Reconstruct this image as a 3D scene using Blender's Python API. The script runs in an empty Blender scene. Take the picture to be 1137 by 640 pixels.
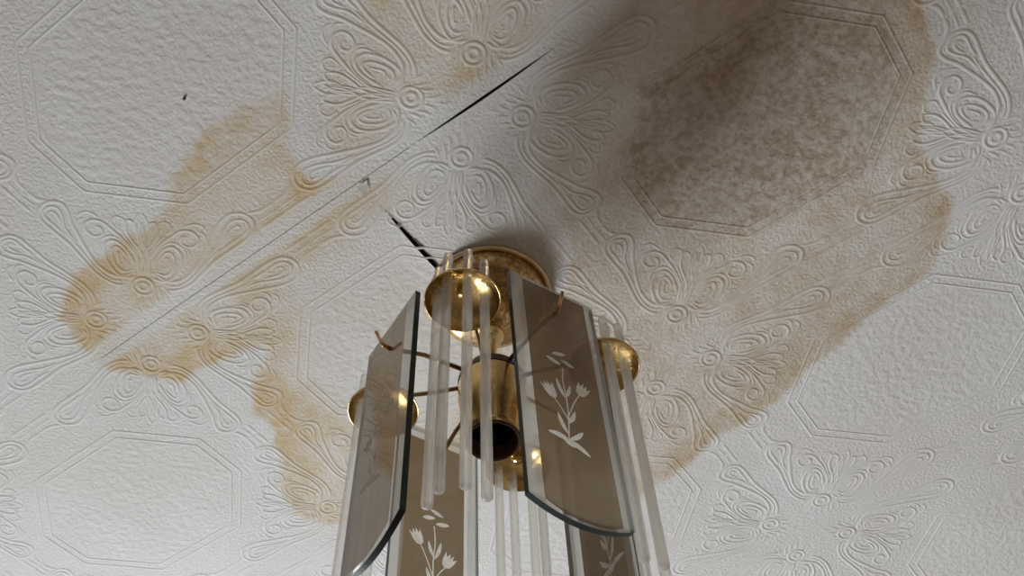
import bpy, bmesh, math
import numpy as np
from mathutils import Vector, Matrix
from mathutils.geometry import delaunay_2d_cdt

sc = bpy.context.scene
COL = sc.collection

# ------------------------------------------------------------------ camera
# World axes: X runs along the wallpaper strips, Y across them, Z up.
FPX = 1082.1                       # focal length in pixels of the 1137 x 640 frame
PITCH, ROLL = math.radians(54.849), math.radians(-3.082)
H = 0.70                           # camera to ceiling
CEIL = 2.40
TH = -0.5762                       # strip direction seen from the camera
E1 = np.array([math.cos(TH), math.sin(TH)])
E2 = np.array([-math.sin(TH), math.cos(TH)])
ORG = np.array([-0.32626, 0.51375])
def cam_axes():
    f = np.array([0, math.cos(PITCH), math.sin(PITCH)]); r = np.array([1., 0, 0]); u = np.cross(r, f)
    c, s = math.cos(ROLL), math.sin(ROLL)
    return c*r + s*u, -s*r + c*u, f
CR, CU, CF = cam_axes()
def rot(v): return np.array([v[0]*E1[0] + v[1]*E1[1], v[0]*E2[0] + v[1]*E2[1], v[2]])
CAMLOC = np.array([-(ORG @ E1), -(ORG @ E2), CEIL - H])
cam_d = bpy.data.cameras.new('camera'); cam = bpy.data.objects.new('camera', cam_d); COL.objects.link(cam)
cam_d.sensor_width = 36.0; cam_d.lens = FPX/1137*36; cam_d.clip_start = 0.01
R_, U_, F_ = rot(CR), rot(CU), rot(CF)
cam.matrix_world = Matrix(((R_[0], U_[0], -F_[0], CAMLOC[0]), (R_[1], U_[1], -F_[1], CAMLOC[1]),
                           (R_[2], U_[2], -F_[2], CAMLOC[2]), (0, 0, 0, 1)))
sc.camera = cam
def px(x, y):
    """photo pixel -> point on the ceiling plane (room X, Y)"""
    d = CF + CR*(x - 568.5)/FPX - CU*(y - 320)/FPX
    d = d*H/d[2]; q = d[:2] - ORG
    return np.array([q @ E1, q @ E2])

# ------------------------------------------------------------------ light
wd = bpy.data.worlds.new('sky'); sc.world = wd; wd.use_nodes = True
bg = wd.node_tree.nodes['Background']; bg.inputs[0].default_value = (0.80, 0.90, 1.0, 1); bg.inputs[1].default_value = 1.0
RX0, RX1, RY0, RY1 = -1.40, 2.25, -1.9, 2.6          # the room
WY0, WY1, WZ0, WZ1 = 0.36, 1.40, 0.70, 1.75          # window in the wall at RX0
al = bpy.data.lights.new('window_daylight', 'AREA'); al.shape = 'RECTANGLE'
al.size = WY1 - WY0; al.size_y = WZ1 - WZ0; al.energy = 84; al.color = (0.92, 0.965, 1.0)
alo = bpy.data.objects.new('window_daylight', al); COL.objects.link(alo)
alo.location = (RX0 - 0.14, (WY0 + WY1)/2, (WZ0 + WZ1)/2)
alo.rotation_euler = Vector((-1, 0, 0)).to_track_quat('Z', 'Y').to_euler()
vs = sc.view_settings
vs.view_transform = 'Standard'; vs.look = 'None'; vs.gamma = 1.0; vs.use_curve_mapping = False
vs.exposure = 0.0

# ------------------------------------------------------------------ materials
def mat(name):
    m = bpy.data.materials.new(name); m.use_nodes = True
    nt = m.node_tree; nt.nodes.clear()
    out = nt.nodes.new('ShaderNodeOutputMaterial')
    return m, nt, out
def N(nt, t, **kw):
    n = nt.nodes.new(t)
    for k, v in kw.items():
        if k.startswith('i_'):
            n.inputs[int(k[2:]) if k[2:].isdigit() else k[2:].replace('_', ' ')].default_value = v
        else: setattr(n, k, v)
    return n
def L(nt, a, b): nt.links.new(a, b)
def mathn(nt, op, a, b=None, clamp=False):
    n = nt.nodes.new('ShaderNodeMath'); n.operation = op; n.use_clamp = clamp
    for i, v in enumerate((a, b)):
        if v is None: continue
        if isinstance(v, (int, float)): n.inputs[i].default_value = v
        else: nt.links.new(v, n.inputs[i])
    return n.outputs[0]
def mixc(nt, fac, a, b, mode='MIX'):
    n = nt.nodes.new('ShaderNodeMix'); n.data_type = 'RGBA'; n.blend_type = mode
    for idx, v in ((0, fac), (6, a), (7, b)):
        if isinstance(v, (int, float)): n.inputs[idx].default_value = v
        elif isinstance(v, tuple): n.inputs[idx].default_value = (*v, 1) if len(v) == 3 else v
        else: nt.links.new(v, n.inputs[idx])
    return n.outputs[2]
def noise(nt, vec, scale, detail=2.0, rough=0.5):
    n = N(nt, 'ShaderNodeTexNoise'); n.inputs['Scale'].default_value = scale
    n.inputs['Detail'].default_value = detail; n.inputs['Roughness'].default_value = rough
    L(nt, vec, n.inputs['Vector']); return n.outputs['Fac']
def ramp(nt, fac, lo, hi):
    n = N(nt, 'ShaderNodeMapRange'); n.interpolation_type = 'SMOOTHSTEP'
    n.inputs[1].default_value = lo; n.inputs[2].default_value = hi; L(nt, fac, n.inputs[0]); return n.outputs[0]

def paper_material():
    m, nt, out = mat('embossed_wallpaper')
    geo = N(nt, 'ShaderNodeNewGeometry'); pos = geo.outputs['Position']
    def at(nm): return N(nt, 'ShaderNodeAttribute', attribute_name=nm).outputs['Fac']
    sy, sb, zone, rid = at('stain_ochre'), at('stain_shade_brown'), at('pebble'), at('ridge')
    n_l = noise(nt, pos, 9, 3); n_m = noise(nt, pos, 60, 4, 0.6); n_f = noise(nt, pos, 170, 3, 0.6)
    base = mixc(nt, ramp(nt, n_l, 0.35, 0.7), (0.735, 0.725, 0.715), (0.70, 0.675, 0.655))
    # a damp patch soaks unevenly: ochre salts, brown mottling, plus corner shade painted as brown
    fy = mathn(nt, 'MULTIPLY', sy, mathn(nt, 'ADD', mathn(nt, 'MULTIPLY', ramp(nt, n_m, 0.3, 0.7), 0.5), 0.62), True)
    c1 = mixc(nt, fy, base, (0.60, 0.455, 0.27))
    mott = mathn(nt, 'ADD', mathn(nt, 'MULTIPLY', ramp(nt, mathn(nt, 'ADD', mathn(nt, 'MULTIPLY', n_f, 0.6), mathn(nt, 'MULTIPLY', n_m, 0.4)), 0.40, 0.62), 0.75), 0.45)
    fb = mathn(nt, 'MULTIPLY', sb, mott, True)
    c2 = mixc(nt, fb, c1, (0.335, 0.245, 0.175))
    b = N(nt, 'ShaderNodeBsdfPrincipled'); L(nt, c2, b.inputs['Base Color']); b.inputs['Roughness'].default_value = 0.82
    b.inputs['Specular IOR Level'].default_value = 0.25
    peb = noise(nt, pos, 150, 2.5, 0.55); sti = noise(nt, pos, 330, 1.5, 0.5)
    grain = mathn(nt, 'MULTIPLY', ramp(nt, sti, 0.3, 0.7), mathn(nt, 'SUBTRACT', 1.0, rid))
    grain = mathn(nt, 'MULTIPLY', grain, mathn(nt, 'SUBTRACT', 1.0, zone))
    pz = mathn(nt, 'MULTIPLY', ramp(nt, peb, 0.3, 0.7), zone)
    hgt = mathn(nt, 'ADD', mathn(nt, 'MULTIPLY', grain, 0.85), mathn(nt, 'MULTIPLY', pz, 1.25))
    bm = N(nt, 'ShaderNodeBump'); bm.inputs['Strength'].default_value = 0.5; bm.inputs['Distance'].default_value = 0.0007
    L(nt, hgt, bm.inputs['Height']); L(nt, bm.outputs[0], b.inputs['Normal'])
    L(nt, b.outputs[0], out.inputs[0]); return m

def plain(name, col, rough=0.7, metal=0.0, var=0.12, scale=25, bump=0.0, dark=None, spec=0.5):
    m, nt, out = mat(name); tc = N(nt, 'ShaderNodeNewGeometry').outputs['Position']
    n = noise(nt, tc, scale, 3)
    d = dark or tuple(c*(1 - var*2) for c in col)
    c = mixc(nt, ramp(nt, n, 0.35, 0.75), col, d)
    b = N(nt, 'ShaderNodeBsdfPrincipled'); L(nt, c, b.inputs['Base Color'])
    b.inputs['Roughness'].default_value = rough; b.inputs['Metallic'].default_value = metal
    b.inputs['Specular IOR Level'].default_value = spec
    if bump:
        bm = N(nt, 'ShaderNodeBump'); bm.inputs['Strength'].default_value = 0.5; bm.inputs['Distance'].default_value = bump
        L(nt, n, bm.inputs['Height']); L(nt, bm.outputs[0], b.inputs['Normal'])
    L(nt, b.outputs[0], out.inputs[0]); return m

def brass(name, col, dark, lo, hi, rough, scale):
    m, nt, out = mat(name); pos = N(nt, 'ShaderNodeNewGeometry').outputs['Position']
    n = noise(nt, pos, scale, 4, 0.6)
    t = ramp(nt, n, lo, hi)
    b = N(nt, 'ShaderNodeBsdfPrincipled'); L(nt, mixc(nt, t, col, dark), b.inputs['Base Color'])
    b.inputs['Metallic'].default_value = 1.0
    L(nt, mathn(nt, 'ADD', mathn(nt, 'MULTIPLY', t, 0.25), rough), b.inputs['Roughness'])
    L(nt, b.outputs[0], out.inputs[0]); return m

def clear_glass(name, tint, mixf, rough=0.02, haze=0.0, hazecol=(0.8, 0.8, 0.78)):
    """thin-walled glass: see-through, Fresnel reflection and a little surface haze"""
    m, nt, out = mat(name)
    tr = N(nt, 'ShaderNodeBsdfTransparent'); tr.inputs[0].default_value = (*tint, 1)
    gl = N(nt, 'ShaderNodeBsdfGlossy'); gl.inputs['Roughness'].default_value = rough
    lw = N(nt, 'ShaderNodeFresnel'); lw.inputs[0].default_value = 1.5
    bf = N(nt, 'ShaderNodeNewGeometry').outputs['Backfacing']
    fac = mathn(nt, 'MULTIPLY', mathn(nt, 'MULTIPLY', lw.outputs[0], mixf), mathn(nt, 'SUBTRACT', 1.0, bf), True)
    mx = N(nt, 'ShaderNodeMixShader'); L(nt, fac, mx.inputs[0]); L(nt, tr.outputs[0], mx.inputs[1]); L(nt, gl.outputs[0], mx.inputs[2])
    src = mx.outputs[0]
    if haze:
        df = N(nt, 'ShaderNodeBsdfDiffuse'); df.inputs[0].default_value = (*hazecol, 1)
        tl = N(nt, 'ShaderNodeBsdfTranslucent'); tl.inputs[0].default_value = (*hazecol, 1)
        ad = N(nt, 'ShaderNodeMixShader'); ad.inputs[0].default_value = 0.5
        L(nt, df.outputs[0], ad.inputs[1]); L(nt, tl.outputs[0], ad.inputs[2])
        pos = N(nt, 'ShaderNodeNewGeometry').outputs['Position']
        hz = mathn(nt, 'MULTIPLY', ramp(nt, noise(nt, pos, 25, 2), -0.6, 0.9), haze*1.2, True)
        m2 = N(nt, 'ShaderNodeMixShader'); L(nt, hz, m2.inputs[0]); L(nt, src, m2.inputs[1]); L(nt, ad.outputs[0], m2.inputs[2]); src = m2.outputs[0]
    L(nt, src, out.inputs[0]); return m

def smoked_glass():
    m, nt, out = mat('smoked_glass')
    pos = N(nt, 'ShaderNodeNewGeometry').outputs['Position']
    tr = N(nt, 'ShaderNodeBsdfTransparent'); tr.inputs[0].default_value = (0.50, 0.38, 0.27, 1)
    df = N(nt, 'ShaderNodeBsdfDiffuse'); tl = N(nt, 'ShaderNodeBsdfTranslucent')
    c = mixc(nt, ramp(nt, noise(nt, pos, 18, 2), 0.3, 0.7), (0.085, 0.055, 0.034), (0.065, 0.041, 0.025))
    L(nt, c, df.inputs[0]); tl.inputs[0].default_value = (0.40, 0.28, 0.165, 1)
    m0 = N(nt, 'ShaderNodeMixShader'); m0.inputs[0].default_value = 0.25; L(nt, df.outputs[0], m0.inputs[1]); L(nt, tl.outputs[0], m0.inputs[2])
    m1 = N(nt, 'ShaderNodeMixShader'); m1.inputs[0].default_value = 0.82
    L(nt, tr.outputs[0], m1.inputs[1]); L(nt, m0.outputs[0], m1.inputs[2])
    gl = N(nt, 'ShaderNodeBsdfGlossy'); gl.inputs['Roughness'].default_value = 0.06; gl.inputs[0].default_value = (0.92, 0.85, 0.76, 1)
    fr_ = N(nt, 'ShaderNodeFresnel'); fr_.inputs[0].default_value = 1.6
    bf = N(nt, 'ShaderNodeNewGeometry').outputs['Backfacing']
    mx = N(nt, 'ShaderNodeMixShader'); L(nt, mathn(nt, 'MULTIPLY', mathn(nt, 'MULTIPLY', fr_.outputs[0], 1.35), mathn(nt, 'SUBTRACT', 1.0, bf), True), mx.inputs[0])
    L(nt, m1.outputs[0], mx.inputs[1]); L(nt, gl.outputs[0], mx.inputs[2]); L(nt, mx.outputs[0], out.inputs[0]); return m

def etched():
    m, nt, out = mat('frosted_etching')
    pos = N(nt, 'ShaderNodeNewGeometry').outputs['Position']
    df = N(nt, 'ShaderNodeBsdfDiffuse'); tl = N(nt, 'ShaderNodeBsdfTranslucent'); tr = N(nt, 'ShaderNodeBsdfTransparent')
    c = mixc(nt, ramp(nt, noise(nt, pos, 150, 2), 0.3, 0.7), (0.70, 0.655, 0.60), (0.58, 0.53, 0.475))
    L(nt, c, df.inputs[0]); L(nt, c, tl.inputs[0])
    m1 = N(nt, 'ShaderNodeMixShader'); m1.inputs[0].default_value = 0.5; L(nt, df.outputs[0], m1.inputs[1]); L(nt, tl.outputs[0], m1.inputs[2])
    m2 = N(nt, 'ShaderNodeMixShader'); m2.inputs[0].default_value = 0.96; L(nt, tr.outputs[0], m2.inputs[1]); L(nt, m1.outputs[0], m2.inputs[2])
    L(nt, m2.outputs[0], out.inputs[0]); return m

def rod_glass():
    m, nt, out = mat('rod_glass')
    g = N(nt, 'ShaderNodeBsdfGlass'); g.inputs['IOR'].default_value = 1.30; g.inputs['Roughness'].default_value = 0.12
    g.inputs[0].default_value = (0.96, 0.95, 0.93, 1)
    tr = N(nt, 'ShaderNodeBsdfTransparent'); tr.inputs[0].default_value = (0.90, 0.89, 0.87, 1)
    df = N(nt, 'ShaderNodeBsdfDiffuse'); tl = N(nt, 'ShaderNodeBsdfTranslucent')
    for q in (df, tl): q.inputs[0].default_value = (0.80, 0.77, 0.73, 1)
    m0 = N(nt, 'ShaderNodeMixShader'); m0.inputs[0].default_value = 0.5; L(nt, df.outputs[0], m0.inputs[1]); L(nt, tl.outputs[0], m0.inputs[2])
    mx = N(nt, 'ShaderNodeMixShader'); mx.inputs[0].default_value = 0.35
    L(nt, tr.outputs[0], mx.inputs[1]); L(nt, g.outputs[0], mx.inputs[2])
    m2 = N(nt, 'ShaderNodeMixShader'); m2.inputs[0].default_value = 0.24
    L(nt, mx.outputs[0], m2.inputs[1]); L(nt, m0.outputs[0], m2.inputs[2]); L(nt, m2.outputs[0], out.inputs[0]); return m

M = dict(
    paper=paper_material(),
    plaster=plain('dark_plaster', (0.18, 0.14, 0.115), 0.95),
    wall=plain('painted_wall', (0.42, 0.325, 0.25), 0.85, var=0.05, scale=3),
    floor=plain('floor_boards', (0.19, 0.125, 0.08), 0.5, var=0.2, scale=8),
    white=plain('white_paint', (0.78, 0.78, 0.76), 0.5, var=0.03),
    brass=brass('polished_brass', (0.78, 0.56, 0.24), (0.50, 0.31, 0.12), 0.42, 0.75, 0.17, 45),
    oldbrass=brass('spotted_brass', (0.62, 0.43, 0.20), (0.32, 0.18, 0.08), 0.42, 0.66, 0.24, 210),
    pale=brass('pale_brass', (0.86, 0.72, 0.48), (0.70, 0.52, 0.28), 0.4, 0.8, 0.3, 60),
    wire=brass('dull_brass_wire', (0.46, 0.32, 0.15), (0.25, 0.15, 0.07), 0.4, 0.7, 0.32, 60),
    copper=brass('copper_pin', (0.74, 0.40, 0.20), (0.45, 0.22, 0.10), 0.4, 0.8, 0.28, 80),
    pane=clear_glass('clear_glass', (0.97, 0.97, 0.96), 0.8, 0.05, 0.02, (0.6, 0.58, 0.55)),
    bevel=clear_glass('ground_bevel_glass', (0.90, 0.90, 0.88), 0.8, 0.08, 0.46, (0.64, 0.615, 0.575)),
    window=clear_glass('window_glass', (0.97, 0.98, 0.98), 0.6),
    edge=plain('green_glass_edge', (0.030, 0.045, 0.042), 0.3, var=0.2, spec=0.25),
    smoke=smoked_glass(), rod=rod_glass(),
    etch=etched(),
    bake=plain('brown_bakelite', (0.105, 0.048, 0.025), 0.3, var=0.15),
    black=plain('black_bakelite', (0.018, 0.016, 0.016), 0.4, var=0.2),
    thread=plain('threaded_sleeve', (0.11, 0.10, 0.095), 0.4, metal=0.9, var=0.2),
    speck=plain('dark_speck', (0.05, 0.04, 0.035), 0.8),
    torn=plain('torn_paper', (0.80, 0.79, 0.77), 0.9, var=0.03, scale=200),
)

# ------------------------------------------------------------------ mesh helpers
def mesh_obj(name, verts, faces, m, parent=None, smooth=True, mats=None, fmat=None):
    me = bpy.data.meshes.new(name); me.from_pydata([tuple(map(float, v)) for v in verts], [], [tuple(f) for f in faces]); me.update()
    for mm in (mats or [m]): me.materials.append(mm)
    if fmat is not None: me.polygons.foreach_set('material_index', np.array(fmat, dtype=np.int32))
    me.polygons.foreach_set('use_smooth', np.full(len(me.polygons), bool(smooth)))
    o = bpy.data.objects.new(name, me); COL.objects.link(o)
    if parent: o.parent = parent
    return o
def grid_obj(name, V, Q, m, parent=None):
    """fast path for big quad meshes: V (n,3) array, Q (k,4) array"""
    me = bpy.data.meshes.new(name)
    me.vertices.add(len(V)); me.vertices.foreach_set('co', np.ascontiguousarray(V, dtype=np.float32).ravel())
    k = len(Q); me.loops.add(k*4); me.loops.foreach_set('vertex_index', np.ascontiguousarray(Q, dtype=np.int32).ravel())
    me.polygons.add(k); me.polygons.foreach_set('loop_start', np.arange(0, k*4, 4, dtype=np.int32))
    me.polygons.foreach_set('use_smooth', np.ones(k, bool))
    me.update(calc_edges=True); me.validate(); me.materials.append(m)
    o = bpy.data.objects.new(name, me); COL.objects.link(o)
    if parent: o.parent = parent
    return o
def attr(o, name, vals):
    a = o.data.attributes.new(name, 'FLOAT', 'POINT'); a.data.foreach_set('value', np.ascontiguousarray(vals, dtype=np.float32))
def box(x0, x1, y0, y1, z0, z1):
    v = [(x, y, z) for z in (z0, z1) for y in (y0, y1) for x in (x0, x1)]
    return v, [(0, 2, 3, 1), (4, 5, 7, 6), (0, 1, 5, 4), (2, 6, 7, 3), (0, 4, 6, 2), (1, 3, 7, 5)]
def boxes(lst):
    V, F = [], []
    for b in lst:
        v, f = box(*b); F += [tuple(i + len(V) for i in q) for q in f]; V += v
    return V, F
def lathe(prof, n=40, cap=False):
    V, F = [], []
    for r, z in prof:
        for k in range(n):
            a = 2*math.pi*k/n; V.append((r*math.cos(a), r*math.sin(a), z))
    for i in range(len(prof) - 1):
        for k in range(n):
            j = (k + 1) % n; F.append((i*n + k, i*n + j, (i+1)*n + j, (i+1)*n + k))
    if cap: F.append(tuple(range(n))[::-1]); F.append(tuple((len(prof)-1)*n + k for k in range(n)))
    return V, F
def tube(path, rad, n=10):
    P = [Vector(p) for p in path]; V, F = [], []
    ref = Vector((0, 0, 1))
    for i, p in enumerate(P):
        d = (P[min(i+1, len(P)-1)] - P[max(i-1, 0)]).normalized()
        s = d.cross(ref) if abs(d.dot(ref)) < 0.95 else d.cross(Vector((1, 0, 0)))
        s.normalize(); t = d.cross(s)
        for k in range(n):
            a = 2*math.pi*k/n; V.append(tuple(p + (s*math.cos(a) + t*math.sin(a))*rad))
    for i in range(len(P) - 1):
        for k in range(n):
            j = (k+1) % n; F.append((i*n + k, i*n + j, (i+1)*n + j, (i+1)*n + k))
    F.append(tuple(range(n))[::-1]); F.append(tuple((len(P)-1)*n + k for k in range(n)))
    return V, F
def tag(o, label=None, cat=None, group=None, kind=None):
    for k, v in (('label', label), ('category', cat), ('group', group), ('kind', kind)):
        if v: o[k] = v
    return o
def spline(pts, per=6, closed=False):
    P = np.array(pts, float); n = len(P); out = []
    rng = range(n if closed else n - 1)
    for i in rng:
        if closed: p0, p1, p2, p3 = P[i-1], P[i], P[(i+1) % n], P[(i+2) % n]
        else: p0, p1, p2, p3 = P[max(i-1, 0)], P[i], P[i+1], P[min(i+2, n-1)]
        for k in range(per):
            t = k/per
            out.append(0.5*((2*p1) + (-p0+p2)*t + (2*p0-5*p1+4*p2-p3)*t*t + (-p0+3*p1-3*p2+p3)*t**3))
    if not closed: out.append(P[-1])
    return np.array(out)

# ------------------------------------------------------------------ ceiling paper: fields over the plane
A, B = 0.35665, 0.30486            # one repeat of the embossed pattern
OHA, OHB, OC = 0.115, 0.0853, 0.0575
_rs = np.random.RandomState(4); _tab = _rs.rand(256, 256)
def vnoise(x, y):
    xi = np.floor(x).astype(int); yi = np.floor(y).astype(int); fx = x - xi; fy = y - yi
    fx = fx*fx*(3-2*fx); fy = fy*fy*(3-2*fy)
    g = lambda i, j: _tab[i & 255, j & 255]
    return (g(xi, yi)*(1-fx) + g(xi+1, yi)*fx)*(1-fy) + (g(xi, yi+1)*(1-fx) + g(xi+1, yi+1)*fx)*fy
def fbm(x, y, s, o=3):
    v = 0; w = 0
    for k in range(o): v = v + vnoise(x*s*2**k + 17*k, y*s*2**k + 5*k)*0.5**k; w += 0.5**k
    return v/w*2 - 1
def sdf(poly, X, Y):
    """signed distance to a polygon (negative inside)"""
    P = np.array(poly); d2 = np.full(X.shape, 1e9); ins = np.zeros(X.shape, bool)
    for i in range(len(P)):
        ax, ay = P[i-1]; bx, by = P[i]; ex, ey = bx-ax, by-ay
        t = np.clip(((X-ax)*ex + (Y-ay)*ey)/(ex*ex + ey*ey + 1e-12), 0, 1)
        d2 = np.minimum(d2, (X-ax-t*ex)**2 + (Y-ay-t*ey)**2)
        c = ((ay > Y) != (by > Y)); ins ^= c & (X < (bx-ax)*(Y-ay)/(by-ay + 1e-12) + ax)
    return np.where(ins, -1, 1)*np.sqrt(d2)
def sstep(x, a, b):
    t = np.clip((x-a)/(b-a), 0, 1); return t*t*(3-2*t)
def octo(X, Y):
    """signed distance-like value of the nearest octagon frame (negative inside)"""
    x = np.abs(X - (np.floor(X/A) + .5)*A); y = np.abs(Y - (np.floor(Y/B) + .5)*B)
    return np.maximum(np.maximum(x - OHA, y - OHB), (x + y - (OHA + OHB - OC))*0.7071)
pp = lambda s: [px(*t) for t in s]
ST_LEFT = pp([(328,90),(300,97),(262,112),(234,135),(216,160),(200,185),(180,212),(160,238),(140,265),(110,288),(82,306),(70,335),(75,365),(92,398),(120,414),(165,423),(207,425),(240,410),(268,396),(298,384),(297,402),(281,425),(277,446),(290,475),(306,505),(314,540),(335,566),(370,582),(395,586),(470,560),(540,470),(600,380),(560,250),(480,200),(430,190),(400,190),(350,195),(330,165)])
ST_HOLE = pp([(318,410),(330,300),(420,240),(480,240),(520,330),(500,480),(430,480),(390,470)])
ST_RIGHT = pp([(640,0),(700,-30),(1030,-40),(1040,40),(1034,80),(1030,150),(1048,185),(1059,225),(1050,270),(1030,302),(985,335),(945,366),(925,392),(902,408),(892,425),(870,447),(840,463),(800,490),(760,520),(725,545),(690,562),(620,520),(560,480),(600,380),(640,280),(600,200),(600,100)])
ST_OCT = pp([(690,200),(712,98),(860,-6),(985,10),(1020,82),(972,190),(828,266),(722,254)])
ST_TOP = pp([(338,75),(362,25),(420,-30),(640,-40),(610,30),(545,85),(490,105),(440,120),(425,165),(380,180),(345,160)])
ST_TOPR = pp([(640,40),(700,-40),(900,-60),(840,0),(720,90)])
SHADE_EDGE = pp([(1000,-80),(1250,-80),(1250,120),(1120,110),(1040,90)])
def fade(p0, p1, X, Y):
    a_, b_ = px(*p0), px(*p1); d = b_ - a_
    return sstep(((X-a_[0])*d[0] + (Y-a_[1])*d[1])/(d @ d), 0, 1)
def stains_and_shade(X, Y):
    wob = fbm(X, Y, 38, 4)*0.011 + fbm(X+3, Y+1, 11, 2)*0.008
    y = np.zeros(X.shape); b = np.zeros(X.shape)
    d = sdf(ST_LEFT, X, Y) + wob
    ins = sstep(-d, -0.005, 0.009)
    blot = 0.5 + 0.5*fbm(X-2, Y+7, 16, 3)
    patch = sstep(blot, 0.35, 0.72)
    y = np.maximum(y, ins*(0.20 + 0.40*patch + (0.58 + 0.24*patch)*np.exp(-np.maximum(-d-0.008, 0)/0.036)))
    y *= 1 - 0.85*sstep(X, 0.20, 0.29)
    h = sdf(ST_HOLE, X, Y) + wob
    y *= 1 - 0.72*sstep(-h, -0.02, 0.02)
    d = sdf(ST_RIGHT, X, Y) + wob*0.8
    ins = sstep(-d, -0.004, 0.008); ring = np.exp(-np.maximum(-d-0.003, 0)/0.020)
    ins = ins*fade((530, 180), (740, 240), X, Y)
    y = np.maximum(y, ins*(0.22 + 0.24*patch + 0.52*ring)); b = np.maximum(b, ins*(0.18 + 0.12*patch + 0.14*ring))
    d = sdf(ST_OCT, X, Y) + wob*0.4
    b = np.maximum(b, sstep(-d, -0.012, 0.010)*(0.46 + 0.30*blot))
    d = sdf(ST_TOP, X, Y) + wob*1.4
    y = np.maximum(y, sstep(-d, -0.012, 0.016)*(0.34 + 0.5*patch))
    d = sdf(ST_TOPR, X, Y) + wob
    b = np.maximum(b, sstep(-d, -0.03, 0.03)*0.22)
    d = sdf(SHADE_EDGE, X, Y) + wob
    b = np.maximum(b, sstep(-d, -0.05, 0.05)*0.20)  # light falling off away from the window, painted in as soft brown
    # the smooth band along the torn joint stayed dry
    band = (1 - sstep(np.abs(Y + 0.002), 0.008, 0.014))*(1 - sstep(X, 0.42, 0.6))
    y *= 1 - 0.75*band
    return np.clip(y, 0, 1), np.clip(b, 0, 1)
AXIS = np.array([0.2645, 0.1555])                  # where the lamp hangs
CUTX = 0.2465
def cut_w(Y): return 0.0030*np.clip(np.sin(np.clip((Y-0.034)/0.11, 0, 1)*math.pi), 0, 1)**0.8
def seam_w(X): return 0.0020*np.clip(np.sin(np.clip((X-0.300)/0.145, 0, 1)*math.pi), 0, 1)**1.2 + 0.0005*((X > -0.06) & (X < 0.30))
def sag(X, Y):
    """the loosened paper hangs a little below the plaster"""
    z = 0.0010*fbm(X, Y, 7, 2)
    s = np.exp(-np.maximum(CUTX-X, 0)/0.022)*(X < CUTX)*sstep(Y, 0.02, 0.07)*(1-sstep(Y, 0.12, 0.17))
    z = z - 0.0028*s
    t = np.exp(-np.abs(Y)/0.018)*(Y > 0)*sstep(X, 0.29, 0.37)*(1-sstep(X, 0.38, 0.46))
    return z - 0.0012*t

# ------------------------------------------------------------------ room shell
SLAB = CEIL + 0.008
v, f = box(RX0, RX1, RY0, RY1, SLAB, SLAB + 0.12)
ceiling = tag(mesh_obj('ceiling', v, f, M['plaster'], smooth=False), 'ceiling papered with cream embossed octagon wallpaper, water stained', kind='structure')
v, f = box(RX0, RX1, RY0, RY1, -0.1, 0.0)
tag(mesh_obj('floor', v, f, M['floor'], smooth=False), 'brown wooden floor of the room', kind='structure')
T = 0.12
v, f = boxes([(RX0-T, RX0, RY0-T, WY0, 0, SLAB+.12), (RX0-T, RX0, WY1, RY1+T, 0, SLAB+.12), (RX0-T, RX0, WY0, WY1, 0, WZ0), (RX0-T, RX0, WY0, WY1, WZ1, SLAB+.12)])
tag(mesh_obj('wall_left', v, f, M['wall'], smooth=False), 'plain painted wall with the window', kind='structure')
for nm, b_ in (('wall_right', (RX1, RX1+T, RY0-T, RY1+T, 0, SLAB+.12)), ('wall_front', (RX0, RX1, RY0-T, RY0, 0, SLAB+.12)), ('wall_back', (RX0, RX1, RY1, RY1+T, 0, SLAB+.12))):
    v, f = box(*b_); tag(mesh_obj(nm, v, f, M['wall'], smooth=False), 'plain painted wall of the room', kind='structure')
fr = 0.05; xw0, xw1 = RX0-0.08, RX0-0.04; mid = (WY0+WY1)/2
v, f = boxes([(xw0, xw1, WY0, WY0+fr, WZ0, WZ1), (xw0, xw1, WY1-fr, WY1, WZ0, WZ1), (xw0, xw1, WY0+fr, WY1-fr, WZ0, WZ0+fr), (xw0, xw1, WY0+fr, WY1-fr, WZ1-fr, WZ1), (xw0, xw1, mid-fr/2, mid+fr/2, WZ0+fr, WZ1-fr)])
win = tag(mesh_obj('window_1', v, f, M['white'], smooth=False), 'white framed window lighting the room', kind='structure')
for y0, y1 in ((WY0+fr, mid-fr/2), (mid+fr/2, WY1-fr)):
    v, f = box(RX0-0.063, RX0-0.057, y0, y1, WZ0+fr, WZ1-fr); mesh_obj('pane', v, f, M['window'], win, smooth=False)

# ------------------------------------------------------------------ wallpaper strips
def lines(lo, hi, f0, f1, fine=0.003, coarse=0.08):
    f0, f1 = max(f0, lo), min(f1, hi)
    out = [np.linspace(f0, f1, max(2, int(round((f1-f0)/fine)) + 1))] if f1 > f0 else [np.linspace(lo, hi, max(2, int((hi-lo)/coarse)+1))]
    if f1 > f0:
        if f0 - lo > 1e-6: out.insert(0, np.linspace(lo, f0, max(2, int((f0-lo)/coarse)+1))[:-1])
        if hi - f1 > 1e-6: out.append(np.linspace(f1, hi, max(2, int((hi-f1)/coarse)+1))[1:])
    return np.concatenate(out)
def fields(o, X, Y, ridge):
    y, b = stains_and_shade(X, Y); attr(o, 'stain_ochre', y); attr(o, 'stain_shade_brown', b)
    z = 1 - sstep(octo(X, Y), -0.013, -0.009)
    attr(o, 'pebble', z*(1-ridge)); attr(o, 'ridge', np.full(X.shape, ridge))
strips = {}
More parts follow.
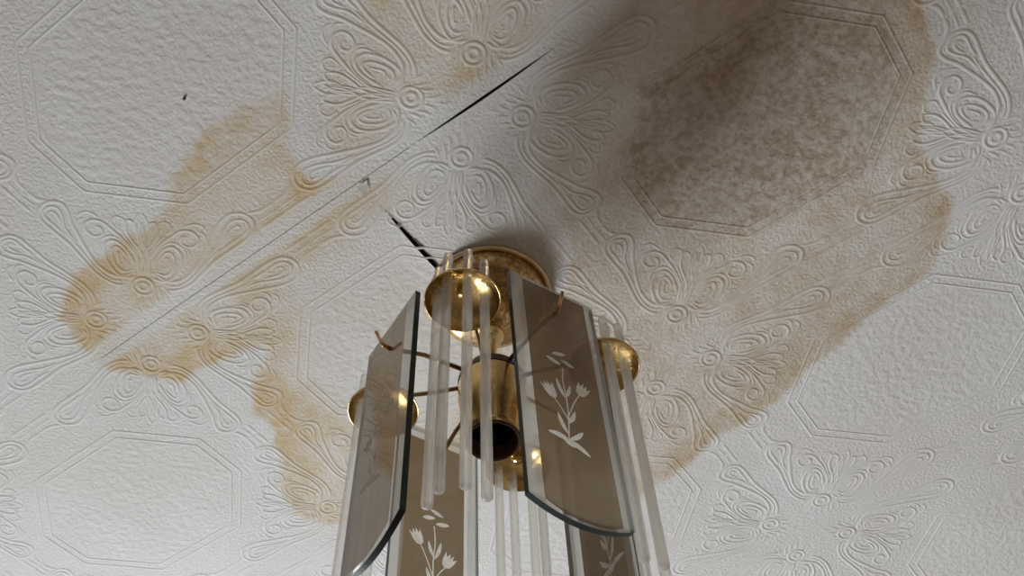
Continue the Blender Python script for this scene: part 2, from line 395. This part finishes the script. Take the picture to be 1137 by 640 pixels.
def strip(k, y0, y1, label):
    ys = lines(y0, y1, -0.36, 0.96); xs = lines(RX0, RX1, -0.50, 0.86)
    torn = (k == 0)
    if torn:
        i = int(np.searchsorted(xs, CUTX)); xs = np.insert(xs, i, [CUTX, CUTX]); 
    gx, gy = np.meshgrid(xs, ys, indexing='ij')
    X, Y = gx.copy(), gy.copy()
    if torn:
        X[i] -= cut_w(Y[i])/2; X[i+1] += cut_w(Y[i+1])/2
        Y[:, 0] += seam_w(X[:, 0])*0.75
    if k == -1: Y[:, -1] -= seam_w(X[:, -1])*0.25
    Z = CEIL + sag(X, Y)
    if torn: Z[i] = CEIL + sag(np.full_like(Y[i], CUTX-0.001), Y[i])
    n1, n2 = X.shape; idx = np.arange(n1*n2).reshape(n1, n2)
    q = np.stack([idx[:-1, :-1], idx[:-1, 1:], idx[1:, 1:], idx[1:, :-1]], -1)
    if torn: q = np.delete(q, i, axis=0)
    o = grid_obj('wallpaper_strip', np.stack([X.ravel(), Y.ravel(), Z.ravel()], -1), q.reshape(-1, 4), M['paper'], ceiling)
    fields(o, X.ravel(), Y.ravel(), 0.0); o['label'] = label; strips[k] = o
edges = [RY0, -4*B, -2*B, 0, 2*B, 4*B, 6*B, RY1]
strip(-3, RY0, -4*B, 'plain end strip of wallpaper by the wall')
strip(-2, -4*B, -2*B, 'embossed wallpaper strip out of sight')
strip(-1, -2*B, 0, 'embossed wallpaper strip above the long dark open joint')
strip(0, 0, 2*B, 'embossed wallpaper strip around the lamp, torn at the joint')
strip(1, 2*B, 4*B, 'pale clean embossed wallpaper strip past the lamp')
strip(2, 4*B, 6*B, 'far embossed wallpaper strip')
strip(3, 6*B, RY1, 'embossed wallpaper strip along the far wall')

# embossed ornament, drawn once per corner in millimetres from the pattern's crossing (u along, v across)
HALF = [   # (points, closed, width, height)
    ([(48,33),(50,24),(58,18),(72,17),(86,21),(98,26),(112,32),(126,38),(140,40),(150,34),(152,25),(146,17),(134,14),(116,14),(98,14),(80,11),(64,9),(50,12),(42,18)], False, 3.2, 1.0),
    ([(96,20),(112,24),(126,31),(138,34),(146,29),(145,22),(137,19),(122,19),(108,18)], False, 2.6, .9),
    ([(118,24),(130,28),(138,28),(139,24),(132,23)], False, 2.4, .8),
    ([(43,34),(46,27),(53,23),(62,24),(72,28),(80,36),(80,45),(72,48),(62,46),(52,42)], False, 3.0, 1.0),
    ([(50,36),(52,30),(58,28),(66,31),(73,37),(74,43),(68,44),(60,42)], False, 2.6, .9),
    ([(57,36),(60,33),(65,36),(69,40),(65,40)], False, 2.2, .8),
    ([(40,40),(50,46),(62,51),(76,53),(88,53),(98,52),(104,46),(103,38),(96,35),(90,38),(89,44),(94,47),(98,44)], False, 2.8, 1.0),
    ([(84,30),(88,36),(84,44)], False, 2.2, .7),
    ([(46,21),(54,14),(68,13),(84,16),(100,19),(112,20)], False, 2.2, .7),
    ([(60,49),(72,51),(82,49),(86,42),(84,34),(76,29)], False, 2.2, .8),
    ([(100,54),(110,51),(115,45),(113,39)], False, 2.4, .8),
    ([(84,57),(92,58),(94,65),(88,68),(84,64)], False, 2.2, .8),
    ([(58,52),(70,55),(80,57)], False, 2.0, .8),
    ([(108,44),(110,38),(106,32)], False, 2.4, .8),
    ([(38,41),(50,51),(60,56),(70,58),(80,62),(86,70),(80,72),(74,68)], False, 2.6, 1.0),
    ([(37,42),(46,53),(54,60),(64,64),(72,70),(77,80)], False, 2.6, 1.0),
    ([(57,59),(62,66),(68,72),(75,77)], False, 2.0, .8),
    ([(70,66),(78,70),(83,78),(84,85)], False, 2.4, .8),
    ([(152,14),(165,14),(179,14)], False, 3.4, .9),
    ([(154,21),(166,20.5),(179,20)], False, 2.6, .6),
    ([(152,33),(162,28),(170,27),(179,27)], False, 3.4, .9),
    ([(40,24),(36,18),(34,13)], False, 2.6, .8), ([(44,21),(42,15),(42,10)], False, 2.4, .8),
    ([(34,21),(29,16),(27,11)], False, 2.6, .8), ([(26,22),(22,17),(19,14)], False, 2.6, .8),
    ([(22,25),(16,22),(11,20)], False, 2.4, .7), ([(18,17),(13,13),(8,11)], False, 2.2, .6),
]
RING = [(30+9*math.cos(t*math.pi/6), 32+9*math.sin(t*math.pi/6)) for t in range(12)]
RING2 = [(30+4*math.cos(t*math.pi/4), 32+4*math.sin(t*math.pi/4)) for t in range(8)]
PROF = [(-.5, 0.), (-.28, .55), (0, 1.), (.28, .55), (.5, 0.)]
def ridge(pts, closed, w, h, per=5):
    P = spline(pts, per, closed); n = len(P)
    if closed: d = np.roll(P, -1, 0) - np.roll(P, 1, 0)
    else: d = np.gradient(P, axis=0)
    d /= np.linalg.norm(d, axis=1)[:, None] + 1e-9; nn = np.stack([-d[:, 1], d[:, 0]], -1)
    tap = np.ones(n)
    if not closed:
        s = np.concatenate([[0], np.cumsum(np.linalg.norm(np.diff(P, axis=0), axis=1))]); e = np.minimum(s, s[-1]-s); tap = np.clip(e/4.0, 0.05, 1)**.6
    V = np.zeros((n, 5, 3))
    for j, (o_, hh) in enumerate(PROF):
        V[:, j, :2] = P + nn*(o_*w*(0.5 + 0.5*tap))[:, None]*1.28; V[:, j, 2] = hh*h*0.66*tap - 0.05
    idx = np.arange(n*5).reshape(n, 5); Q = []
    m_ = n if closed else n-1
    for i in range(m_):
        k = (i+1) % n
        for j in range(4): Q.append((idx[i, j], idx[k, j], idx[k, j+1], idx[i, j+1]))
    return V.reshape(-1, 3), np.array(Q)
def join(parts):
    V, Q, n = [], [], 0
    for v, q in parts: V.append(v); Q.append(q + n); n += len(v)
    return np.concatenate(V), np.concatenate(Q)
half = [ridge(*h_) for h_ in HALF]
swap = []
for p_, c_, w_, h_ in HALF:
    # the other arm is the mirror image, a little shorter because the repeat is narrower
    q_ = [(v, u if u < 110 else 110 + (u-110)*(B/2*1000+.5-110)/(179-110)) for u, v in p_]
    vv, qq = ridge(q_, c_, w_, h_); swap.append((vv, qq[:, ::-1]))
# after the swap the sweep direction mirrors, so both halves keep their own winding
ORN_V, ORN_Q = join(half + swap + [ridge(RING, True, 3.0, 1.1), ridge(RING2, True, 3.4, 1.0)])
def oct_pts(ha, hb, c):
    return [(-ha+c, -hb), (ha-c, -hb), (ha, -hb+c), (ha, hb-c), (ha-c, hb), (-ha+c, hb), (-ha, hb-c), (-ha, -hb+c)]
def oct_ring(ha, hb, c, w, h):
    P = np.array(oct_pts(ha, hb, c)); fine = []
    for i in range(8):
        for t in np.linspace(0, 1, 12, endpoint=False): fine.append(P[i]*(1-t) + P[(i+1) % 8]*t)
    P = np.array(fine); n = len(P); out = np.zeros((n, 5, 3))
    for j, (o_, hh) in enumerate(PROF):
        s = o_*w; out[:, j, :2] = P*(1 + s/np.array([ha, hb])*np.array([.9, .9])); out[:, j, 2] = hh*h*0.6 - 0.05
    idx = np.arange(n*5).reshape(n, 5)
    Q = [(idx[i, j], idx[(i+1) % n, j], idx[(i+1) % n, j+1], idx[i, j+1]) for i in range(n) for j in range(4)]
    return out.reshape(-1, 3), np.array(Q)
OCT_V, OCT_Q = join([oct_ring(115, 85.3, 57.5, 3.2, .9), oct_ring(106.5, 77, 53.5, 2.8, .9)])
def emboss(name, V, Q, cx, cy, sx, sy, parent):
    X = cx + sx*V[:, 0]/1000; Y = cy + sy*V[:, 1]/1000
    Z = CEIL + sag(X, Y) - V[:, 2]/1000
    q = Q if sx*sy > 0 else Q[:, ::-1]
    o = grid_obj(name, np.stack([X, Y, Z], -1), q, M['paper'], parent); fields(o, X, Y, 1.0); return o
def in_view(x, y, mar):
    P = np.array([x, y, CEIL]) - CAMLOC; d = P @ F_
    if d < 0.05: return False
    sx = 568.5 + FPX*(P @ R_)/d; sy = 320 - FPX*(P @ U_)/d
    return -mar < sx < 1137+mar and -mar < sy < 640+mar
for i in range(-4, 5):
    for j in range(-3, 6):
        par = strips[j // 2] if (j // 2) in strips else None
        if par is None: continue
        if in_view((i+.5)*A, (j+.5)*B, 330):
            emboss('octagon_frame', OCT_V, OCT_Q, (i+.5)*A, (j+.5)*B, 1, 1, par)
        for sx in (0, 1):
            for sy in (0, 1):
                qx, qy = (i+sx)*A, (j+sy)*B; ux, uy = (1 if sx == 0 else -1), (1 if sy == 0 else -1)
                if in_view(qx + ux*.07, qy + uy*.07, 260):
                    emboss('scroll_ornament', ORN_V, ORN_Q, qx, qy, ux, uy, par)

# small torn corner of paper at the joint, and a dark speck on the paper
a0, a1, a2 = px(396, 207), px(408, 199), px(409, 217)
V = []; Fc = []
n = 6
for i in range(n+1):
    for k in range(i+1):
        w0 = 1 - i/n; w2 = (k/i if i else 0)*(i/n); w1 = i/n - w2
        q = a1*w0 + a0*w1 + a2*w2
        V.append((q[0], q[1], CEIL - 0.0012 - 0.0034*(i/n)**1.6*(0.3+0.7*(k/i if i else 0))))
ofs = lambda i, k: i*(i+1)//2 + k
for i in range(n):
    for k in range(i+1):
        Fc.append((ofs(i, k), ofs(i+1, k), ofs(i+1, k+1)))
        if k < i: Fc.append((ofs(i, k), ofs(i+1, k+1), ofs(i, k+1)))
fl = mesh_obj('torn_paper_corner', V, Fc, M['torn'], strips[0]); fl['label'] = 'small white torn paper corner curling from the joint'
sp = px(205, 109)
v, f = lathe([(0.0001, -0.0008), (0.0008, -0.0006), (0.0011, 0), (0.0008, 0.0006), (0.0001, 0.0008)], 10)
v = [(sp[0] + x*1.5 + 0.0006*math.sin(9*y*1000), sp[1] + y, CEIL - 0.001 + z) for x, y, z in v]
so = mesh_obj('speck', v, f, M['speck'], strips[-1]); so['label'] = 'tiny dark speck'

# ------------------------------------------------------------------ the lamp
ROOT = bpy.data.objects.new('ceiling_lamp', None); COL.objects.link(ROOT)
ROOT.location = (AXIS[0], AXIS[1], CEIL)
tag(ROOT, 'brass ceiling lamp with hanging glass rods and smoked flower-etched glass panels', 'lamp')
zc = lambda z: z - H               # heights measured from the camera -> below the ceiling
ROT0 = math.degrees(-TH)           # camera bearing -> room bearing
v, f = lathe([(0.0505, -0.0030), (0.0490, -0.0075), (0.0478, -0.0140), (0.0450, -0.0185), (0.0390, -0.0215), (0.030, -0.0235), (0.0200, -0.026), (0.0135, -0.030), (0.0120, -0.036), (0.0105, -0.039), (0.004, -0.040)], 64)
mesh_obj('canopy', v, f, M['oldbrass'], ROOT)['label'] = 'round brown-spotted brass canopy'
v, f = lathe([(0.0505, -0.0008), (0.0530, -0.0012), (0.0545, -0.0026), (0.0543, -0.0044), (0.0525, -0.0056), (0.0508, -0.0050), (0.0500, -0.0034)], 64)
mesh_obj('canopy_rim', v, f, M['pale'], ROOT)['label'] = 'pale rolled rim of the canopy'
v, f = lathe([(0.0050, -0.038), (0.0050, zc(.650)), (0.0045, zc(.648))], 20); mesh_obj('stem', v, f, M['brass'], ROOT)
v, f = lathe([(0.0045, zc(.656)), (0.0085, zc(.652)), (0.0105, zc(.646)), (0.0108, zc(.641)), (0.0085, zc(.635)), (0.0058, zc(.631)), (0.0045, zc(.622)), (0.0045, zc(.596)), (0.007, zc(.5915)), (0.012, zc(.590))], 28)
mesh_obj('stem_knob', v, f, M['brass'], ROOT)
v, f = lathe([(0.010, zc(.5915)), (0.0215, zc(.5905)), (0.0255, zc(.588)), (0.0268, zc(.584)), (0.0268, zc(.580))], 44)
mesh_obj('hub_ring', v, f, M['bake'], ROOT)['label'] = 'dark brown ring on top of the socket cover'
v, f = lathe([(0.0262, zc(.5815)), (0.0266, zc(.572)), (0.0262, zc(.562)), (0.0246, zc(.550)), (0.0226, zc(.540)), (0.0214, zc(.532)), (0.0209, zc(.524)), (0.0208, zc(.5185)), (0.0200, zc(.5185)), (0.0200, zc(.535))], 44)
mesh_obj('socket_cover', v, f, M['brass'], ROOT)['label'] = 'bell-shaped brass socket cover'
prof = [(0.0199, zc(.530)), (0.0199, zc(.519)), (0.0199, zc(.5165)), (0.0190, zc(.5162)), (0.0182, zc(.518)), (0.0178, zc(.528)), (0.0176, zc(.532))]
v, f = lathe(prof, 44); sock = mesh_obj('lamp_socket', v, f, M['bake'], ROOT); sock['label'] = 'empty brown bakelite bulb socket'
prof = [(0.0179, zc(.5285))]
for k in range(9): prof += [(0.0162, zc(.5290 + k*.0036)), (0.0173, zc(.5308 + k*.0036))]
prof += [(0.0160, zc(.561)), (0.0005, zc(.562))]
v, f = lathe(prof, 40); mesh_obj('socket_sleeve', v, f, M['black'], sock)
v, f = lathe([(0.0060, zc(.561)), (0.0060, zc(.556)), (0.004, zc(.554)), (0.0003, zc(.5535))], 18); mesh_obj('contact', v, f, M['thread'], sock)

RHO = 0.0882
def frame(deg):
    a = math.radians(deg + ROT0); return np.array([math.cos(a), math.sin(a)]), np.array([-math.sin(a), math.cos(a)])
def at(e, t, u, w, z): q = e*u + t*w; return (q[0], q[1], zc(z))
# four inverted brass bowls, each with four hanging rods
DR, ZD = 0.0280, 0.575
dish_prof = [(0.0030, ZD+.0135), (0.0100, ZD+.0130), (0.0170, ZD+.0112), (0.0225, ZD+.0078), (0.0260, ZD+.0040), (DR, ZD), (DR, ZD-.0012), (DR-.0008, ZD-.0012),
             (DR-.0012, ZD), (0.0250, ZD+.0036), (0.0215, ZD+.0068), (0.0165, ZD+.0098), (0.0100, ZD+.0115), (0.0005, ZD+.0120)]
dv, df = lathe([(r, zc(z)) for r, z in dish_prof], 48)
ZT, ZB, RR = 0.613, 0.375, 0.0036
n_ = 18; rp = [(0.0004, ZB-.0002), (0.0022, ZB), (0.0034, ZB+.001), (RR, ZB+.0030)] + [(RR, z) for z in np.linspace(ZB+.02, ZT-.01, 6)] + [(RR, ZT-.0025), (0.0034, ZT-.0008), (0.0022, ZT), (0.0004, ZT+.0002)]
rv, rf = lathe([(r, zc(z)) for r, z in rp], n_)
rod_me = None; dish_me = None; cap_me = None
for k, deg in enumerate((-100.87, 169.13, 79.13, -10.87)):
    e, t = frame(deg); c = at(e, t, RHO, 0, H)
    if dish_me is None: d = mesh_obj('rod_dish', dv, df, M['brass'], ROOT); dish_me = d.data
    else: d = bpy.data.objects.new('rod_dish', dish_me); COL.objects.link(d); d.parent = ROOT
    d.location = (c[0], c[1], 0)
    v, f = lathe([(0.0004, zc(ZD+.0185)), (0.0035, zc(ZD+.018)), (0.0042, zc(ZD+.016)), (0.0042, zc(ZD+.0125))], 16); nb = mesh_obj('nut', v, f, M['brass'], d)
    v, f = lathe([(0.0040, zc(ZD+.0122)), (0.0048, zc(ZD+.0095)), (0.0040, zc(ZD+.0070)), (0.0004, zc(ZD+.0066))], 16); mesh_obj('screw_cap', v, f, M['brass'], d)
    v, f = tube([at(e, t, 0.020, 0, .5835), at(e, t, 0.055, 0, .586), at(e, t, RHO, 0, ZD+.0152)], 0.0018); mesh_obj('arm', v, f, M['wire'], ROOT)
    for ad in (-70, -23, 27, 78):
        a = math.radians(ad); q = e*(0.0178*math.cos(a)) + t*(0.0178*math.sin(a))
        if rod_me is None: o = mesh_obj('glass_rod', rv, rf, M['rod'], d); rod_me = o.data
        else: o = bpy.data.objects.new('glass_rod', rod_me); COL.objects.link(o); o.parent = d
        o.location = (q[0], q[1], 0)

# four flat glass panels: clear bevelled border, smoked middle, etched flowers
def outline(w, top, bot, sagb, n=16):
    P = [(-w, top), (w, top)]
    for i in range(n+1):
        s = 1 - 2*i/n; P.append((w*s, bot - sagb*(1 - s*s)))
    return P
OUT = outline(.0368, .0305, -.188, .0095); INN = outline(.0272, .0245, -.1905, .0068)
def solid(V, F):
    """flip to the panel's own frame and point all faces outwards"""
    bm = bmesh.new(); vs_ = [bm.verts.new((-x, y, z)) for x, y, z in V]
    for q in F: bm.faces.new([vs_[i] for i in q])
    bmesh.ops.recalc_face_normals(bm, faces=bm.faces[:]); bm.verts.index_update()
    V2 = [tuple(v.co) for v in bm.verts]; F2 = [tuple(v.index for v in q.verts) for q in bm.faces]; bm.free(); return V2, F2
def panel_mesh():
    n = len(OUT); V = []; F = []; fm = []
    V += [(x, .0008, z) for x, z in OUT]; V += [(x, .0022, z) for x, z in INN]
    V += [(x, -.0034, z) for x, z in OUT]; V += [(x, -.0034, z) for x, z in INN]
    for i in range(n):
        j = (i+1) % n
        F.append((i, n+i, n+j, j)); fm.append(2)
        F.append((2*n+i, 3*n+i, 3*n+j, 2*n+j)); fm.append(2)
        F.append((i, j, 2*n+j, 2*n+i)); fm.append(2 if i == 0 else 1)
    F.append(tuple(range(n, 2*n))); fm.append(0)
    F.append(tuple(range(3*n, 4*n))[::-1]); fm.append(0)
    return (*solid(V, F), fm)
def petal(p, q, w, bend=0.0, n=7):
    p, q = np.array(p, float), np.array(q, float); d = q-p; l = np.linalg.norm(d); d /= l; s = np.array([-d[1], d[0]])
    l_, r_ = [], []
    for i in range(n+1):
        u = i/n; ww = w*math.sin(math.pi*min(u*0.92+.04, 1))**.8; m_ = p + d*l*u + s*bend*math.sin(math.pi*u)
        l_.append(m_ + s*ww/2); r_.append(m_ - s*ww/2)
    return l_ + r_[::-1]
def stroke(pts, w):
    P = spline(pts, 5); d = np.gradient(P, axis=0); d /= np.linalg.norm(d, axis=1)[:, None]; s = np.stack([-d[:, 1], d[:, 0]], -1)
    return [p + q*w/2 for p, q in zip(P, s)] + [p - q*w/2 for p, q in zip(P, s)][::-1]
def tulip(c, ang, sc_):
    ca, sa = math.cos(ang), math.sin(ang); out = []
    shp = [(0, -7), (3.2, -4.5), (4.4, 0), (4.8, 7), (2.6, 3.2), (1.2, 7.6), (0, 3.4), (-1.4, 7.8), (-2.6, 3.2), (-4.8, 6.6), (-4.4, 0), (-3.2, -4.5)]
    return [np.array(c) + sc_*np.array([x*ca - y*sa, x*sa + y*ca]) for x, y in shp]
ETCH = [petal((-8.5,-51.5), (3,-47.5), 3.8), petal((-14,-57.5), (-2.5,-60.5), 4.2), petal((-1.5,-55), (9,-58), 4.0),
        stroke([(-1,-63), (-2.5,-78), (-1.5,-95), (-2,-112), (-4,-132)], 1.0),
        petal((-2.5,-94), (-7.5,-77), 3.2, .8), petal((-2,-93), (3,-79), 3.0, -.8),
        tulip((-14,-92), .42, 1.08), stroke([(-11,-99), (-7,-105), (-2.5,-114)], .9),
        tulip((12.5,-79), -.45, 1.05), stroke([(9,-86), (4,-96), (-1.5,-110)], .9),
        petal((-3,-118), (4,-104), 3.4, -.8), petal((-4,-128), (-10,-111), 3.6, .8),
        petal((-4,-133), (8,-121), 3.6, -1), petal((-3,-134), (-19,-132), 4.6, -1.2), petal((-5,-133), (11,-141), 4.4, 1.0), petal((-8,-134), (2,-137), 5, 0)]
def sheets():
    """cut the etched shapes out of the smoked coating: two flat sheets in one plane"""
    co, fc = [], []
    for P in [[(x, z) for x, z in INN]] + [[(q[0]/1000, q[1]/1000) for q in P] for P in ETCH]:
        if sum(P[i-1][0]*P[i][1] - P[i][0]*P[i-1][1] for i in range(len(P))) < 0: P = P[::-1]
        fc.append(list(range(len(co), len(co)+len(P)))); co += [Vector((p[0]*1000, p[1]*1000)) for p in P]
    v2, _, f2, _, _, of = delaunay_2d_cdt(co, [], fc, 1, 1e-4)
    out = []
    for keep in (lambda o: o and max(o) == 0, lambda o: o and max(o) > 0):
        F = [f for f, o in zip(f2, of) if keep(o)]; used = sorted({i for f in F for i in f}); mp = {i: k for k, i in enumerate(used)}
        V = [(-v2[i].x/1000, .00235, v2[i].y/1000) for i in used]; F = [tuple(mp[i] for i in f) for f in F]
        a_, b_, c_ = (Vector(V[i]) for i in F[0][:3])
        if (b_-a_).cross(c_-a_).y < 0: F = [f[::-1] for f in F]
        out.append((V, F))
    return out
ZH = 0.570
SHEETS = sheets()
for k, (deg, swing, extra) in enumerate(((-56.0, -1.4, 0), (-146.0, -0.8, 1.5), (124.0, 0.2, 0), (34.0, 0.4, 0))):
    e, t = frame(deg); c = at(e, t, RHO, 0, ZH)
    V, F, fm = panel_mesh()
    g = mesh_obj('glass_panel', V, F, None, ROOT, smooth=False, mats=[M['pane'], M['edge'], M['bevel']], fmat=fm)
    # local x along the panel, local y outwards
    ang = math.atan2(t[1], t[0]) + math.radians(extra)
    bas = Matrix(((-math.cos(ang), math.sin(ang), 0, 0), (-math.sin(ang), -math.cos(ang), 0, 0), (0, 0, 1, 0), (0, 0, 0, 1)))
    g.matrix_local = Matrix.Translation(c) @ bas @ Matrix.Rotation(math.radians(-swing), 4, 'Y')
    (v, f), (ev, ef) = SHEETS
    mesh_obj('smoked_face', v, f, M['smoke'], g, smooth=False)['label'] = 'brown smoked middle of the panel'
    mesh_obj('etched_flowers', ev, ef, M['etch'], g, smooth=False)['label'] = 'white etched tulip spray'
    hv, hf = tube([at(e, t, 0.020, 0, .5835), at(e, t, 0.060, 0, .580), at(e, t, RHO, 0, ZH), at(e, t, RHO+.006, 0, ZH+.0005)], 0.0018)
    mesh_obj('arm', hv, hf, M['wire'], ROOT)
    pv, pf = tube([at(e, t, RHO+.005, 0, ZH-.0005), at(e, t, RHO+.0075, 0, ZH+.002), at(e, t, RHO+.013, 0, ZH+.0125)], 0.0013)
    mesh_obj('hook_pin', pv, pf, M['copper'], ROOT)
